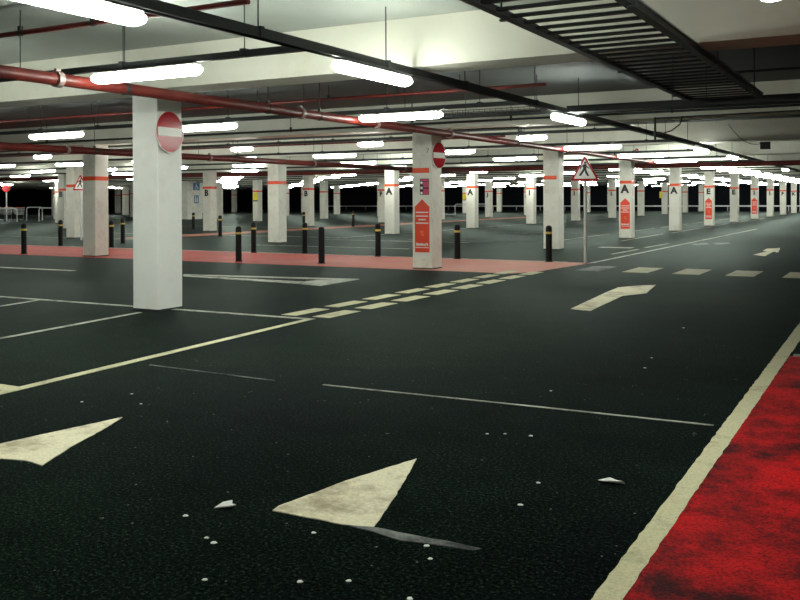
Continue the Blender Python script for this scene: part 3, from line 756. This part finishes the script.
# ------------------------------------------------------------------ litter
def scrap(px, py, pts, lab, s=1.0):
    x, y = at(px, py)
    m_ = MB(); n = len(pts)
    ring = [(a * s, b_ * s, (.005 + .018 * math.sin(2.1 * q) ** 2) * s) for q, (a, b_) in enumerate(pts)]
    ctr = (sum(p[0] for p in ring) / n, sum(p[1] for p in ring) / n, .02 * s)
    low = [(a, b_, max(0.0005, z - .004)) for a, b_, z in ring]
    m_.add(ring + [ctr] + low, [(q, (q + 1) % n, n) for q in range(n)] + [(n + 1 + (q + 1) % n, q + n + 1, q, (q + 1) % n) for q in range(n)] + [tuple(range(n + 1, 2 * n + 1))[::-1]])
    o = m_.build('paper_scrap', 'paper', None, (x, y, 0.0)); o.rotation_euler = (0, 0, YAW)
    return tag(o, lab, 'litter', 'litter on the asphalt')
scrap(225, 507, [(-.055, -.02), (.03, -.03), (.05, -.015), (.03, .0), (.02, .05), (-.02, .02)], 'torn white paper scrap left of the large arrowhead')
scrap(610, 483, [(-.055, .035), (-.04, -.02), (.045, -.035), (.06, -.02), (.0, .03)], 'white paper scrap beside the wide cream line', 1.1)
FL = [(184, 516, 'left of the white paper scrap'), (205, 538, 'below the white paper scrap'), (212, 543, 'lower one of a pair below the white paper scrap'), (347, 581, 'below the large arrowhead near the bottom edge'),
      (429, 559, 'under the faint paint trail'), (425, 546, 'on the edge of the faint paint trail'), (519, 505, 'right of the large arrowhead'), (140, 404, 'beyond the left cut-off arrowhead'), (312, 533, 'at the foot of the large arrowhead'),
      (537, 483, 'left of the right-hand paper scrap'), (408, 599, 'at the bottom edge of the lane'), (203, 580, 'in the dark near left corner'), (131, 394, 'before the near pillar, in front of the lane line'), (486, 434, 'just below the thin joint line, left one'), (504, 434, 'just below the thin joint line, middle one'), (530, 436, 'just below the thin joint line, right one'),
      (81, 402, 'close to the long cream lane line'), (298, 582, 'in the near lane by the bottom edge'), (651, 358, 'in the middle of the dark lane'), (644, 368, 'in the dark lane, nearer of two'), (683, 328, 'high in the dark lane at right'), (550, 391, 'beyond the thin joint line, at middle')]
for n, (px, py, lab) in enumerate(FL):
    r_ = random.Random(n)
    s = 0.0085 * (1 + .5 * r_.random())
    pts = [(s * (1 + .4 * r_.random()) * math.cos(a), s * (.8 + .4 * r_.random()) * math.sin(a)) for a in [q * math.pi / 3 for q in range(6)]]
    o = scrap(px, py, [(a / .2, b_ / .2) for a, b_ in pts], 'tiny pale litter fleck ' + lab, 0.2); o.name = 'litter_fleck'

# ------------------------------------------------------------------ world, camera
w = bpy.data.worlds.new('World'); C.world = w; w.use_nodes = True
w.node_tree.nodes['Background'].inputs['Color'].default_value = (0.0, 0.0, 0.0, 1)
w.node_tree.nodes['Background'].inputs['Strength'].default_value = 0.0
cam = bpy.data.cameras.new('camera'); co = bpy.data.objects.new('camera', cam); COL.objects.link(co)
cam.sensor_width = 36; cam.sensor_fit = 'HORIZONTAL'; cam.lens = 36 * FPX / 800
cam.shift_y = -(300 - 199.2) / 800
cam.clip_end = 400
co.matrix_world = Matrix.Translation((0, 0, H)) @ Matrix.Rotation(YAW, 4, 'Z') @ Matrix.Rotation(math.pi / 2, 4, 'X') @ Matrix.Rotation(-0.0045, 4, 'Z')
C.camera = co
C.view_settings.view_transform = 'Standard'; C.view_settings.look = 'None'
C.view_settings.exposure = 1.5; C.view_settings.gamma = 1.0; C.view_settings.use_curve_mapping = False
C.cycles.use_denoising = True
C.cycles.max_bounces = 8; C.cycles.diffuse_bounces = 5; C.cycles.glossy_bounces = 3
C.cycles.use_adaptive_sampling = True
C.cycles.sample_clamp_indirect = 6.0
